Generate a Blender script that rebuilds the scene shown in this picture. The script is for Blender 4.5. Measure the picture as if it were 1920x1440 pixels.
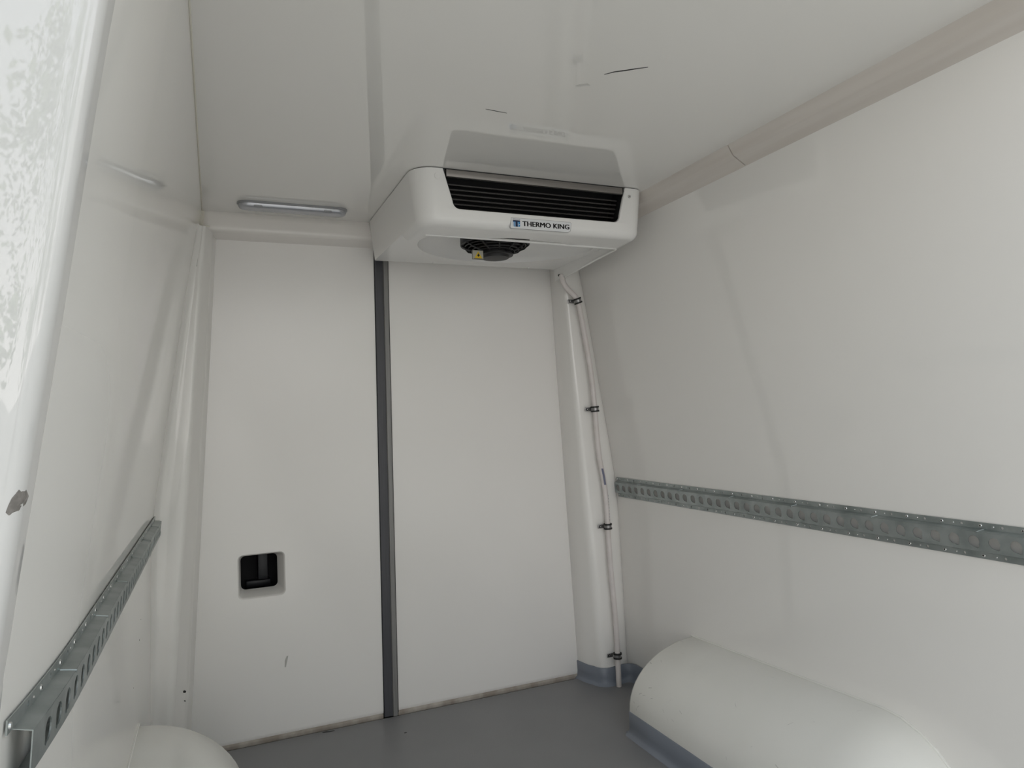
import bpy, bmesh, math, random
import numpy as np
from mathutils import Vector, Matrix

for o in list(bpy.data.objects):
    bpy.data.objects.remove(o, do_unlink=True)
SC = bpy.context.scene
COL = SC.collection
random.seed(7)
H = 1.08                                   # camera height above the cargo floor (floor is z = 0)

# ------------------------------------------------------------------ camera
cd = bpy.data.cameras.new('camera')
cam = bpy.data.objects.new('camera', cd)
COL.objects.link(cam)
cd.sensor_width = 36.0
cd.sensor_fit = 'HORIZONTAL'
cd.lens = 1318.72 / 1920.0 * 36.0
cd.clip_start = 0.02
right = Vector((0.91839, -0.393799, -0.0385015))
down = Vector((-0.017984, 0.0556606, -0.9982878))
fwd = Vector((0.3952676, 0.9175099, 0.044036))
cam.matrix_world = Matrix(((right.x, -down.x, -fwd.x, 0), (right.y, -down.y, -fwd.y, 0),
                           (right.z, -down.z, -fwd.z, H), (0, 0, 0, 1)))
SC.camera = cam

# ------------------------------------------------------------------ daylight and exposure
wd = bpy.data.worlds.new('overcast_sky')
SC.world = wd
wd.use_nodes = True
nt = wd.node_tree
nt.nodes.clear()
wo = nt.nodes.new('ShaderNodeOutputWorld')
bg = nt.nodes.new('ShaderNodeBackground')
tc = nt.nodes.new('ShaderNodeTexCoord')
sx = nt.nodes.new('ShaderNodeSeparateXYZ')
cr = nt.nodes.new('ShaderNodeValToRGB')
cr.color_ramp.elements[0].position = 0.0
cr.color_ramp.elements[0].color = (1.0, 0.972, 0.943, 1)
cr.color_ramp.elements[1].position = 0.55
cr.color_ramp.elements[1].color = (0.42, 0.47, 0.52, 1)
nt.links.new(tc.outputs['Generated'], sx.inputs[0])
nt.links.new(sx.outputs['Z'], cr.inputs[0])
nt.links.new(cr.outputs[0], bg.inputs[0])
bg.inputs[1].default_value = 2.0
nt.links.new(bg.outputs[0], wo.inputs[0])
sun_d = bpy.data.lights.new('sun', 'SUN')
sun_d.energy = 3.6
sun_d.angle = math.radians(2.0)
sun_d.color = (1.0, 0.96, 0.90)
sun = bpy.data.objects.new('sun', sun_d)
COL.objects.link(sun)
sun.location = (-3, 6, 9)
sun.rotation_euler = Vector((0.36, -0.70, -0.80)).to_track_quat('-Z', 'Y').to_euler()
SC.view_settings.view_transform = 'Standard'
SC.view_settings.look = 'None'
SC.view_settings.exposure = 0.22
SC.view_settings.gamma = 1.0
SC.view_settings.use_curve_mapping = False

# ------------------------------------------------------------------ materials
def mat(name, col, rough=0.4, metal=0.0, spec=0.5, tint=None, tscale=6.0, tlo=0.4, thi=0.7,
        bump=0.0, bscale=40.0, stretch=None, coat=0.0):
    m = bpy.data.materials.new(name)
    m.use_nodes = True
    n = m.node_tree
    b = n.nodes['Principled BSDF']
    b.inputs['Base Color'].default_value = (*col, 1)
    b.inputs['Roughness'].default_value = rough
    b.inputs['Metallic'].default_value = metal
    b.inputs['Specular IOR Level'].default_value = spec
    b.inputs['Coat Weight'].default_value = coat
    b.inputs['Coat Roughness'].default_value = 0.04
    if tint or bump:
        t = n.nodes.new('ShaderNodeTexCoord')
        mp = n.nodes.new('ShaderNodeMapping')
        n.links.new(t.outputs['Object'], mp.inputs[0])
        if stretch:
            mp.inputs['Scale'].default_value = stretch
    if tint:
        nz = n.nodes.new('ShaderNodeTexNoise')
        nz.inputs['Scale'].default_value = tscale
        nz.inputs['Detail'].default_value = 6
        r = n.nodes.new('ShaderNodeValToRGB')
        r.color_ramp.elements[0].position = tlo
        r.color_ramp.elements[0].color = (*col, 1)
        r.color_ramp.elements[1].position = thi
        r.color_ramp.elements[1].color = (*tint, 1)
        n.links.new(mp.outputs[0], nz.inputs['Vector'])
        n.links.new(nz.outputs['Fac'], r.inputs[0])
        n.links.new(r.outputs[0], b.inputs['Base Color'])
    if bump:
        nb = n.nodes.new('ShaderNodeTexNoise')
        nb.inputs['Scale'].default_value = bscale
        nb.inputs['Detail'].default_value = 2
        bp = n.nodes.new('ShaderNodeBump')
        bp.inputs['Strength'].default_value = bump
        bp.inputs['Distance'].default_value = 0.01
        n.links.new(mp.outputs[0], nb.inputs['Vector'])
        n.links.new(nb.outputs['Fac'], bp.inputs['Height'])
        n.links.new(bp.outputs[0], b.inputs['Normal'])
    return m

M = {
    'gelcoat': mat('white_gelcoat', (0.90, 0.882, 0.85), 0.04, spec=0.6, tint=(0.89, 0.87, 0.835), tscale=1.2),
    'ceiling': mat('glossy_ceiling_gelcoat', (0.89, 0.873, 0.84), 0.015, spec=0.9, tint=(0.88, 0.863, 0.825), tscale=1.5),
    'panel': mat('bulkhead_gelcoat', (0.91, 0.89, 0.86), 0.22, spec=0.6, tint=(0.895, 0.87, 0.84), tscale=1.0, bump=0.012, bscale=2.0),
    'arch': mat('wheel_arch_gelcoat', (0.87, 0.86, 0.815), 0.22, tint=(0.84, 0.83, 0.775), tscale=3.0, bump=0.01, bscale=3),
    'frame': mat('door_frame_gelcoat', (0.74, 0.73, 0.72), 0.02, spec=1.0, tint=(0.73, 0.72, 0.705), tscale=2.0, bump=0.004, bscale=3),
    'header': mat('header_gelcoat', (0.90, 0.865, 0.825), 0.2),
    'trim': mat('dull_white_trim', (0.74, 0.69, 0.64), 0.4, tint=(0.68, 0.625, 0.57), tscale=5, stretch=(8, 0.4, 8)),
    'caulk': mat('yellowed_sealant', (0.76, 0.73, 0.64), 0.5),
    'unit': mat('unit_white_plastic', (0.88, 0.87, 0.85), 0.25, bump=0.008, bscale=3),
    'floor': mat('grey_vinyl_floor', (0.245, 0.243, 0.245), 0.42, tint=(0.22, 0.218, 0.222), tscale=3.5, bump=0.10, bscale=420),
    'skirt': mat('blue_grey_cove', (0.22, 0.245, 0.29), 0.35, tint=(0.195, 0.215, 0.255), tscale=5),
    'zinc': mat('galvanised_steel', (0.43, 0.465, 0.46), 0.42, 0.75, tint=(0.28, 0.315, 0.31), tscale=22, tlo=0.35, thi=0.75, bump=0.05, bscale=60),
    'screwm': mat('bright_screw_zinc', (0.75, 0.76, 0.75), 0.25, 0.9),
    'alu': mat('brushed_aluminium', (0.31, 0.29, 0.275), 0.42, 0.7, tint=(0.27, 0.255, 0.24), tscale=4, stretch=(1, 1, 60)),
    'dark': mat('dark_grey_rubber', (0.055, 0.056, 0.065), 0.45, tint=(0.045, 0.045, 0.052), tscale=6, stretch=(40, 40, 1)),
    'edge': mat('grey_strip_edge', (0.235, 0.232, 0.225), 0.42, 0.2, tint=(0.195, 0.192, 0.188), tscale=6, stretch=(20, 20, 1)),
    'black': mat('black_plastic', (0.012, 0.012, 0.013), 0.5),
    'louver': mat('dark_brown_louver', (0.026, 0.022, 0.021), 0.5),
    'cavity': mat('dark_cavity', (0.004, 0.004, 0.005), 0.8),
    'lock': mat('dull_black_lock', (0.012, 0.013, 0.016), 0.45),
    'lens': mat('grey_lamp_lens', (0.50, 0.51, 0.54), 0.24, 0.55),
    'lampbase': mat('lamp_base_grey', (0.33, 0.335, 0.345), 0.4, 0.2),
    'hose': mat('pinkish_white_hose', (0.76, 0.71, 0.69), 0.35, tint=(0.70, 0.65, 0.62), tscale=20),
    'rubber': mat('clip_black_rubber', (0.012, 0.012, 0.012), 0.55),
    'clipsteel': mat('clip_steel', (0.30, 0.295, 0.295), 0.35, 0.85),
    'ink': mat('black_ink', (0.01, 0.01, 0.012), 0.4),
    'blue': mat('emblem_blue', (0.02, 0.22, 0.50), 0.35),
    'navy': mat('emblem_navy', (0.006, 0.012, 0.05), 0.35),
    'badge': mat('badge_silver_white', (0.80, 0.81, 0.82), 0.25),
    'yellow': mat('warning_yellow', (0.80, 0.55, 0.03), 0.4),
    'label': mat('shaded_label_white', (0.50, 0.48, 0.40), 0.5),  # white dulled to grey-yellow, the shade by the fan put into the colour
    'scuff': mat('grey_scuff', (0.48, 0.47, 0.44), 0.5),
    'stain': mat('faint_stain', (0.66, 0.65, 0.62), 0.3),
    'dirt': mat('brown_edge_dirt', (0.30, 0.26, 0.22), 0.7, tint=(0.50, 0.46, 0.41), tscale=8, stretch=(2, 1, 1)),
    'chip': mat('exposed_fibre_chip', (0.20, 0.185, 0.17), 0.8, tint=(0.30, 0.28, 0.26), tscale=120),
    'inkblue': mat('faded_blue_print', (0.17, 0.18, 0.26), 0.5),
    'leaf': mat('leaf_green', (0.10, 0.17, 0.05), 0.5, tint=(0.17, 0.23, 0.08), tscale=2.0),
    'bark': mat('bark_brown', (0.11, 0.08, 0.055), 0.8, bump=0.5, bscale=20),
    'paving': mat('pale_paving', (0.50, 0.485, 0.46), 0.85, tint=(0.43, 0.415, 0.39), tscale=3),
}

# the left lining is scuffed matt low down beside the doorway, where loads rub past it
wl_ = mat('scuffed_gelcoat', (0.90, 0.882, 0.85), 0.04, spec=0.6, tint=(0.89, 0.87, 0.835), tscale=1.2)
n_ = wl_.node_tree
t_ = n_.nodes.new('ShaderNodeTexCoord')
s_ = n_.nodes.new('ShaderNodeSeparateXYZ')
n_.links.new(t_.outputs['Object'], s_.inputs[0])
def ramp_(sock, a, b, lo, hi):
    r = n_.nodes.new('ShaderNodeMapRange')
    r.interpolation_type = 'SMOOTHSTEP'
    for k, v in zip((1, 2, 3, 4), (a, b, lo, hi)):
        r.inputs[k].default_value = v
    n_.links.new(sock, r.inputs[0])
    return r.outputs[0]
m_ = n_.nodes.new('ShaderNodeMath'); m_.operation = 'MULTIPLY'
n_.links.new(ramp_(s_.outputs['Y'], -0.78, -0.30, 1.0, 0.0), m_.inputs[0])
n_.links.new(ramp_(s_.outputs['Z'], 1.08, 1.40, 1.0, 0.0), m_.inputs[1])
n_.links.new(ramp_(m_.outputs[0], 0.0, 1.0, 0.04, 0.36), n_.nodes['Principled BSDF'].inputs['Roughness'])
M['wall_left'] = wl_

# ------------------------------------------------------------------ helpers
def finish(name, bm, m, parent=None, angle=38, smooth=True, origin=None):
    """link a bmesh (authored in scene coordinates, z measured from the camera) as one object"""
    bmesh.ops.recalc_face_normals(bm, faces=bm.faces[:])
    me = bpy.data.meshes.new(name)
    off = Vector((0, 0, H))
    if parent is not None:
        # the objects of this scene are only moved, never turned
        base = Vector((0, 0, 0))
        p = parent
        while p is not None:
            base += p.location
            p = p.parent
        o_loc = Vector((0, 0, 0))
        for v in bm.verts:
            v.co += off - base
    else:
        for v in bm.verts:
            v.co += off
        if origin is None:
            xs = [v.co for v in bm.verts]
            o_loc = Vector(((min(c.x for c in xs) + max(c.x for c in xs)) / 2,
                            (min(c.y for c in xs) + max(c.y for c in xs)) / 2, min(c.z for c in xs)))
        else:
            o_loc = Vector(origin)
        for v in bm.verts:
            v.co -= o_loc
    for f in bm.faces:
        f.smooth = smooth
    bm.to_mesh(me)
    bm.free()
    if smooth:
        me.set_sharp_from_angle(angle=math.radians(angle))
    ms = m if isinstance(m, (list, tuple)) else [m]
    for mm in ms:
        me.materials.append(M[mm])
    o = bpy.data.objects.new(name, me)
    COL.objects.link(o)
    o.location = o_loc
    if parent is not None:
        o.parent = parent
    return o

def tag(o, label=None, cat=None, group=None, kind=None):
    if label: o['label'] = label
    if cat: o['category'] = cat
    if group: o['group'] = group
    if kind: o['kind'] = kind
    return o

def thing(name, loc, label=None, cat=None, group=None, kind=None):
    o = bpy.data.objects.new(name, None)
    o.empty_display_size = 0.05
    COL.objects.link(o)
    o.location = (loc[0], loc[1], loc[2] + H)
    return tag(o, label, cat, group, kind)

def nb():
    return bmesh.new()

def box(bm, x0, x1, y0, y1, z0, z1, bev=0.0, seg=2, mi=0):
    b2 = bmesh.new()
    r = bmesh.ops.create_cube(b2, size=1.0)
    for v in b2.verts:
        v.co = Vector((x0 if v.co.x < 0 else x1, y0 if v.co.y < 0 else y1, z0 if v.co.z < 0 else z1))
    if bev:
        bmesh.ops.bevel(b2, geom=b2.edges[:], offset=bev, segments=seg, profile=0.5, affect='EDGES')
    merge(bm, b2, mi)

def merge(bm, b2, mi=0):
    vs = {v: bm.verts.new(v.co) for v in b2.verts}
    for f in b2.faces:
        try:
            nf = bm.faces.new([vs[v] for v in f.verts])
            nf.material_index = mi
        except ValueError:
            pass
    b2.free()

def loft(bm, rings, closed=True, cap=True, mi=0):
    rows = [[bm.verts.new(p) for p in r] for r in rings]
    n = len(rows[0])
    for a, b in zip(rows[:-1], rows[1:]):
        for i in range(n if closed else n - 1):
            j = (i + 1) % n
            f = bm.faces.new((a[i], a[j], b[j], b[i]))
            f.material_index = mi
    if cap:
        for r in (rows[0], rows[-1]):
            try:
                f = bm.faces.new(r)
                f.material_index = mi
            except ValueError:
                pass
    return rows

def tube(bm, pts, r, n=12, cap=True, mi=0):
    pts = [Vector(p) for p in pts]
    rings = []
    up = Vector((0.3, -1, 0.1)).normalized()
    for i, p in enumerate(pts):
        t = (pts[min(i + 1, len(pts) - 1)] - pts[max(i - 1, 0)]).normalized()
        a = (up - t * up.dot(t)).normalized()
        b = t.cross(a)
        rr = r[i] if isinstance(r, (list, tuple)) else r
        rings.append([p + (a * math.cos(k * 2 * math.pi / n) + b * math.sin(k * 2 * math.pi / n)) * rr for k in range(n)])
    loft(bm, rings, True, cap, mi)

def disc(bm, c, axis, r0, r1, h, n=14, mi=0):
    """a small frustum of radius r0 at c and r1 at c + axis*h"""
    a = Vector(axis).normalized()
    u = a.orthogonal().normalized()
    w = a.cross(u)
    c = Vector(c)
    loft(bm, [[c + a * hh + (u * math.cos(k * 2 * math.pi / n) + w * math.sin(k * 2 * math.pi / n)) * rr for k in range(n)]
              for hh, rr in ((0, r0), (h, r1))], True, True, mi)

def catmull(pts, sub=8):
    P = [Vector(p) for p in pts]
    out = []
    for i in range(len(P) - 1):
        p0, p1, p2, p3 = P[max(i - 1, 0)], P[i], P[i + 1], P[min(i + 2, len(P) - 1)]
        for k in range(sub):
            t = k / sub
            out.append(0.5 * ((2 * p1) + (p2 - p0) * t + (2 * p0 - 5 * p1 + 4 * p2 - p3) * t * t + (3 * p1 - p0 - 3 * p2 + p3) * t ** 3))
    out.append(P[-1])
    return out

def rrect(x0, x1, z0, z1, r, n=5):
    """outline of a rounded rectangle as (x, z) pairs"""
    out = []
    for cx, cz, a0 in ((x1 - r, z1 - r, 0), (x0 + r, z1 - r, 90), (x0 + r, z0 + r, 180), (x1 - r, z0 + r, 270)):
        for k in range(n + 1):
            a = math.radians(a0 + 90 * k / n)
            out.append((cx + r * math.cos(a), cz + r * math.sin(a)))
    return out

def boolean(o, bm_cut, op='DIFFERENCE'):
    bmesh.ops.recalc_face_normals(bm_cut, faces=bm_cut.faces[:])
    me = bpy.data.meshes.new('cutter')
    for v in bm_cut.verts:
        v.co.z += H
    bm_cut.to_mesh(me)
    bm_cut.free()
    c = bpy.data.objects.new('cutter', me)
    COL.objects.link(c)
    md = o.modifiers.new('cut', 'BOOLEAN')
    md.operation = op
    md.solver = 'EXACT'
    md.object = c
    bpy.context.view_layer.update()
    dg = bpy.context.evaluated_depsgraph_get()
    new = bpy.data.meshes.new_from_object(o.evaluated_get(dg))
    o.modifiers.clear()
    old = o.data
    o.data = new
    bpy.data.objects.remove(c, do_unlink=True)
    bpy.data.meshes.remove(me)
    bpy.data.meshes.remove(old)

def smooth_obj(o, angle=35):
    for p in o.data.polygons:
        p.use_smooth = True
    o.data.set_sharp_from_angle(angle=math.radians(angle))

# ------------------------------------------------------------------ dimensions (z from the camera, floor at -1.08)
FL = -1.08
CE = 0.72
BK = 2.60                                   # bulkhead face
YR = 0.80                                   # rear end of the wall linings
CX = 0.675                                  # centre line of the body
WP = [(-1.10, -0.195), (-0.60, -0.188), (-0.30, -0.178), (-0.10, -0.152), (0.10, -0.122), (0.40, -0.078), (0.72, -0.024), (0.84, -0.004)]

def wbase(z):
    for i in range(len(WP) - 1):
        if z <= WP[i + 1][0] or i == len(WP) - 2:
            (z0, x0), (z1, x1) = WP[i], WP[i + 1]
            def slope(k):
                a, b = WP[max(k - 1, 0)], WP[min(k + 1, len(WP) - 1)]
                return (b[1] - a[1]) / (b[0] - a[0])
            t = (z - z0) / (z1 - z0)
            h = z1 - z0
            return ((2 * t ** 3 - 3 * t * t + 1) * x0 + (t ** 3 - 2 * t * t + t) * h * slope(i)
                    + (-2 * t ** 3 + 3 * t * t) * x1 + (t ** 3 - t * t) * h * slope(i + 1))

def XL(z, y=YR):
    flare = max(0.0, min(1.0, (1.10 - y) / 0.33)) ** 2 * 0.0125
    return wbase(z) + 0.012 * (y - 0.75) / 1.85 - flare

def XR(z, y=YR):
    return 2 * CX - wbase(z)

# ------------------------------------------------------------------ setting: outside ground
bm = nb()
box(bm, -40, 40, -45, 30, -1.95, -1.73)
tag(finish('ground', bm, 'paving', smooth=False), 'pale paved yard outside the open rear doors', kind='structure')

# ------------------------------------------------------------------ setting: body shell
zs = list(np.linspace(FL - 0.02, CE + 0.05, 36))
for side in ('left', 'right'):
    bm = nb()
    rings = []
    for y in ((YR if side == 'left' else 0.66), 0.86, 0.92, 0.98, 1.04, 1.10, 1.4, 2.0, 2.68):
        if side == 'left':
            rings.append([(XL(z, y), y, z) for z in zs] + [(XL(z, y) - 0.07, y, z) for z in reversed(zs)])
        else:
            rings.append([(XR(z, y), y, z) for z in zs] + [(XR(z, y) + 0.07, y, z) for z in reversed(zs)])
    loft(bm, rings)
    w = tag(finish('wall_' + side, bm, 'wall_left' if side == 'left' else 'gelcoat', angle=50), kind='structure')
    tag(w, 'white glossy curved lining of the ' + side + ' side wall')
    if side == 'left':
        wall_left = w
    else:
        wall_right = w

bm = nb()
box(bm, -0.12, 1.48, 0.64, 2.74, CE, CE + 0.06)
ceiling = tag(finish('ceiling', bm, 'ceiling', smooth=False), 'glossy white ceiling lining', kind='structure')
bm = nb()
box(bm, -0.28, 1.64, 0.60, 2.587, FL - 0.05, FL)
floor = tag(finish('floor', bm, 'floor', smooth=False), 'grey vinyl load floor', kind='structure')
bm = nb()
box(bm, -0.28, 1.64, 2.587, 2.75, FL - 0.05, FL - 0.012)
tag(finish('trim_1', bm, 'cavity', smooth=False), 'dark gap under the front wall panels', kind='structure')

# front wall: two panels, a joint strip between them, dirty bottom edges
wf = thing('wall_front', (CX, 2.64, FL), 'white front wall of two panels with a dark joint strip', kind='structure')

def front_panel(x0, x1):
    bm = nb()
    prof = [(2.612, FL + 0.004), (2.603, FL + 0.014), (BK, FL + 0.026), (BK, 0.655), (2.68, 0.655), (2.68, FL + 0.004)]
    loft(bm, [[(x, y, z) for y, z in prof] for x in (x0, x1)])
    return finish('panel', bm, 'panel', None, angle=40, origin=(0, 0, 0))

pl = front_panel(-0.13, 0.580)
# the pocket: tapered hole with rounded corners through the left panel
bm = nb()
def pocket_ring(grow, y):
    return [(x, y, z) for x, z in rrect(0.081 - grow, 0.228 + grow, -0.590 - grow, -0.447 + grow, 0.014 + grow)]
back = [(x, 2.685, z) for x, z in rrect(0.090, 0.211, -0.576, -0.461, 0.016)]
loft(bm, [pocket_ring(0.006, 2.598), pocket_ring(0.004, 2.6005), pocket_ring(0.001, 2.604), pocket_ring(-0.001, 2.61), back])
boolean(pl, bm)
smooth_obj(pl, 40)
pr = front_panel(0.600, 1.40)
for p in (pl, pr):
    for v in p.data.vertices:
        v.co -= wf.location
    p.parent = wf

bm = nb()
def lean(z):                                # the joint strip leans a little
    return 0.0078 * (z + 1.08)
st = [(0.563, 2.601), (0.564, 2.595), (0.567, 2.594), (0.594, 2.594), (0.594, 2.606), (0.563, 2.606)]
loft(bm, [[(x + lean(z), y, z) for x, y in st] for z in (FL + 0.001, 0.0, 0.654)])
strip = finish('joint_strip', bm, 'dark', wf, angle=30)
strip['label'] = 'dark grey joint strip'
bm = nb()
st = [(0.594, 2.606), (0.594, 2.592), (0.596, 2.588), (0.610, 2.588), (0.613, 2.591), (0.6145, 2.606)]
loft(bm, [[(x + lean(z), y, z) for x, y in st] for z in (FL + 0.001, 0.0, 0.654)])
finish('edge_profile', bm, 'edge', strip, angle=20)['label'] = 'lighter grey raised edge of the joint strip'
for xa, xb in ((0.5612, 0.5632), (0.6142, 0.6168)):
    bm = nb()
    loft(bm, [[(x + lean(z), y, z) for x, y in ((xa, 2.606), (xa, 2.5985), (xb, 2.5985), (xb, 2.606))] for z in (FL + 0.002, 0.0, 0.653)])
    finish('gap_seal', bm, 'black', strip, smooth=False)
for xa, xb in ((-0.07, 0.560), (0.616, 1.366)):
    bm = nb()
    loft(bm, [[(x, 2.598, FL - 0.004), (x, 2.5975, FL + 0.007), (x, 2.603, FL + 0.013), (x, 2.612, FL + 0.010), (x, 2.612, FL - 0.004)]
              for x in np.linspace(xa, xb, 6)])
    finish('bottom_edging', bm, 'dirt', wf, angle=30)['label'] = 'brownish worn bottom edging'
bm = nb()
box(bm, -0.30, 1.66, 2.81, 2.86, FL - 0.06, CE + 0.08)
finish('light_stop', bm, 'cavity', wf, smooth=False)  # added unseen behind the panels to keep sunlight from leaking in
# black lock cavity behind the pocket
bm = nb()
box(bm, 0.03, 0.27, 2.6805, 2.80, -0.64, -0.40)
bmesh.ops.delete(bm, geom=[f for f in bm.faces if f.normal.y < -0.9 or f.calc_center_median().y < 2.681], context='FACES')
cav = finish('lock_recess', bm, 'cavity', wf, smooth=False)
cav['label'] = 'black recess behind the square hole'
bm = nb()
box(bm, 0.150, 0.184, 2.735, 2.80, -0.560, -0.462, 0.003)
box(bm, 0.110, 0.195, 2.765, 2.80, -0.590, -0.567, 0.003)
finish('lock_case', bm, 'lock', cav)
# scuff on the left panel
bm = nb()
loft(bm, [[(0.222, 2.5994, -0.842), (0.226, 2.5994, -0.842), (0.226, 2.601, -0.842), (0.222, 2.601, -0.842)],
          [(0.223, 2.5994, -0.82), (0.232, 2.5994, -0.818), (0.232, 2.601, -0.818), (0.223, 2.601, -0.82)],
          [(0.229, 2.5994, -0.806), (0.235, 2.5994, -0.804), (0.235, 2.601, -0.804), (0.229, 2.601, -0.806)]])
finish('scuff', bm, 'scuff', wf)['label'] = 'small grey scuff mark'

# corner posts
def ridge_r(z):
    return 1.3065 + (0.5 - z) * 0.0580 if z > -0.2 else 1.3471 + (-0.2 - z) * 0.0535
def bulk_r(z):
    return 1.309 + (0.589 - z) * 0.0345
def ridge_l(z):
    return -0.132 + (z + 1.08) * 0.0755
def bulk_l(z):
    return -0.081 + (z + 1.08) * 0.0645
pz = list(np.linspace(FL - 0.01, 0.653, 14))
bm = nb()
rings = []
for z in pz:
    b, r, w = bulk_r(z), ridge_r(z), XR(z)
    rad = 0.012 + 0.030 * max(0.0, min(1.0, (0.3 - z) / 1.2))
    rad = min(rad, (w - r) * 0.4)
    p = [(b + 0.004, 2.606), (b, 2.598), (b - (b - r) * 0.5, 2.53), (r - 0.001, 2.463 + rad)]
    for k in range(1, 6):
        a = math.radians(90 * k / 6)
        p.append((r + rad - rad * math.cos(a), 2.463 + rad - rad * math.sin(a)))
    p += [(r + rad, 2.463), (w - 0.050, 2.472), (w - 0.028, 2.480), (w - 0.012, 2.491), (w - 0.003, 2.503), (w + 0.008, 2.520), (w + 0.02, 2.54), (w + 0.02, 2.606)]
    rings.append([(x, y, z) for x, y in p])
loft(bm, rings)
tag(finish('trim_2', bm, 'gelcoat', angle=60), 'white rounded corner post at the right end of the front wall', kind='structure')
bm = nb()
rings = []
for z in pz:
    b, r, w = bulk_l(z), ridge_l(z), XL(z, 2.48)
    rad = min(0.014 + 0.012 * max(0, -z), (r - w) * 0.4)
    p = [(b - 0.004, 2.606), (b, 2.598), (b - (b - r) * 0.5, 2.53), (r + 0.001, 2.463 + rad)]
    for k in range(1, 6):
        a = math.radians(90 * k / 6)
        p.append((r - rad + rad * math.cos(a), 2.463 + rad - rad * math.sin(a)))
    m_ = max(w + 0.02, w + (r - w) * 0.35)
    p += [(r - rad, 2.463), ((r - rad + w + 0.012) / 2, 2.466), (w + 0.016, 2.466), (w + 0.007, 2.460), (w + 0.001, 2.445), (w - 0.004, 2.43), (w - 0.02, 2.43), (w - 0.02, 2.606)]
    rings.append([(x, y, z) for x, y in p])
loft(bm, rings)
tag(finish('trim_3', bm, 'gelcoat', angle=60), 'white corner post at the left end of the front wall', kind='structure')

# header across the top of the front wall
bm = nb()
prof = [(2.68, 0.722), (2.522, 0.722), (2.520, 0.715), (2.518, 0.700), (2.517, 0.672)]
for k in range(0, 6):
    a = math.radians(90 * k / 5)
    prof.append((2.517 + 0.014 - 0.014 * math.cos(a), 0.666 - 0.014 * math.sin(a)))
prof += [(2.60, 0.644), (2.68, 0.644)]
cyy, czz = 2.60, 0.685
rings = []
for x, s in ((-0.014, 0.72), (-0.0125, 0.84), (-0.008, 0.93), (-0.001, 0.985), (0.010, 1.0), (0.4, 1.0), (0.9, 1.0), (1.385, 1.0)):
    rings.append([(x, cyy + (y - cyy) * s, czz + (z - czz) * s if z < 0.71 else z) for y, z in prof])
loft(bm, rings)
tag(finish('trim_4', bm, 'header', angle=50), 'dull white rounded header along the ceiling edge of the front wall', kind='structure')

# sealant beads in the left top corner
bm = nb()
tube(bm, [(XL(0.72, y) + 0.001, y, 0.7195) for y in np.linspace(0.9, 2.52, 10)], 0.0022, 6)
tube(bm, [(XL(z, 2.52) + 0.004, 2.530, z) for z in np.linspace(0.719, 0.648, 5)], 0.010, 8)
tube(bm, [(x, 2.472, 0.6535) for x in np.linspace(-0.034, 0.012, 4)], 0.0025, 6)
tag(finish('trim_5', bm, 'caulk'), 'yellowed sealant beads in the upper left corner', kind='structure')

# two-piece angle trim along the right ceiling edge
t6 = thing('trim_6', (1.36, 1.6, 0.668), 'dull white angle trim along the right ceiling edge, in two lengths', kind='structure')
for ya, yb, d in ((0.645, 1.5045, 0.0), (1.508, 2.52, 0.0006)):
    bm = nb()
    pr6 = [(1.3215 - d, 0.7215), (1.3395 - d, 0.6920 - d), (1.3410 - d, 0.6908 - d), (1.3850, 0.6665 - d), (1.3865, 0.6640 - d), (1.402, 0.6640 - d), (1.402, 0.7215)]
    loft(bm, [[(x, y, z) for x, z in pr6] for y in np.linspace(ya, yb, 6)])
    finish('trim_length', bm, 'trim', t6, angle=20)

# rear door frame around the opening
def frame_section(z, s):
    if s < 0:
        w = XL(z, YR)
    else:
        w = XR(z)
    r = 0.020
    p = [(w + s * 0.004 * 0, YR + 0.001), (w, 0.772)]
    for k in range(1, 7):
        a = math.radians(90 * k / 6)
        p.append((w + s * (r - r * math.cos(a)), 0.772 - r * math.sin(a)))
    p += [(w + s * 0.026, 0.7503), (w + s * 0.05, 0.7445), (w + s * 0.10, 0.7330), (w + s * 0.20, 0.7090), (w + s * 0.235, 0.705), (w + s * 0.245, 0.715), (w + s * 0.245, YR + 0.001)]
    return [(x, y - (0.14 if s > 0 else 0.0), z) for x, y in p]
dfz = list(np.linspace(FL - 0.04, CE + 0.16, 30))
df = thing('door_1', (CX, 0.77, FL - 0.04), 'glossy white moulded frame around the open rear doorway', kind='structure')
for s, nm in ((-1, 'left'), (1, 'right')):
    bm = nb()
    loft(bm, [frame_section(z, s) for z in dfz])
    j = finish('door_jamb', bm, 'frame', df, angle=50)
    if s < 0:
        jamb = j
        j['label'] = 'left door jamb catching the daylight, chipped at its edge'
bm = nb()
loft(bm, [[(x, y0 + 0.05, CE + 0.061), (x, y0 + 0.05, CE + 0.02), (x, y0 + 0.035, CE - 0.001), (x, y0 + 0.010, CE + 0.006), (x, y0 + 0.002, CE + 0.02), (x, y0, CE + 0.16), (x, y0 + 0.05, CE + 0.16)]
          for x, y0 in ((0.0, 0.735), (0.05, 0.60), (0.6, 0.595), (1.35, 0.595))])
finish('door_head', bm, 'frame', df, angle=50)
bm = nb()
rr = random.Random(3)
def chip_ring(g, d):
    out = []
    for k, (dx, dz) in enumerate(((0, .011), (.004, .010), (.0062, .004), (.005, -.003), (.002, -.008), (-.0035, -.011), (-.006, -.008), (-.005, -.002), (-.0035, .004))):
        # the mark lies on the rounded front corner of the jamb
        x = XL(-0.061 + dz * g, YR) - 0.0042 + dx * g
        w = XL(-0.061 + dz * g, YR)
        u = min(1.0, max(-1.0, (0.020 - (w - x)) / 0.020))
        y = 0.772 - 0.020 * math.sqrt(max(0.0, 1 - u * u))
        out.append((x - 0.0, y - d, -0.061 + dz * g))
    return out
rows = loft(bm, [chip_ring(1.0, 0.0002), chip_ring(0.8, 0.0009), chip_ring(0.45, 0.0010), chip_ring(0.15, 0.0010)], True, False)
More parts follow.
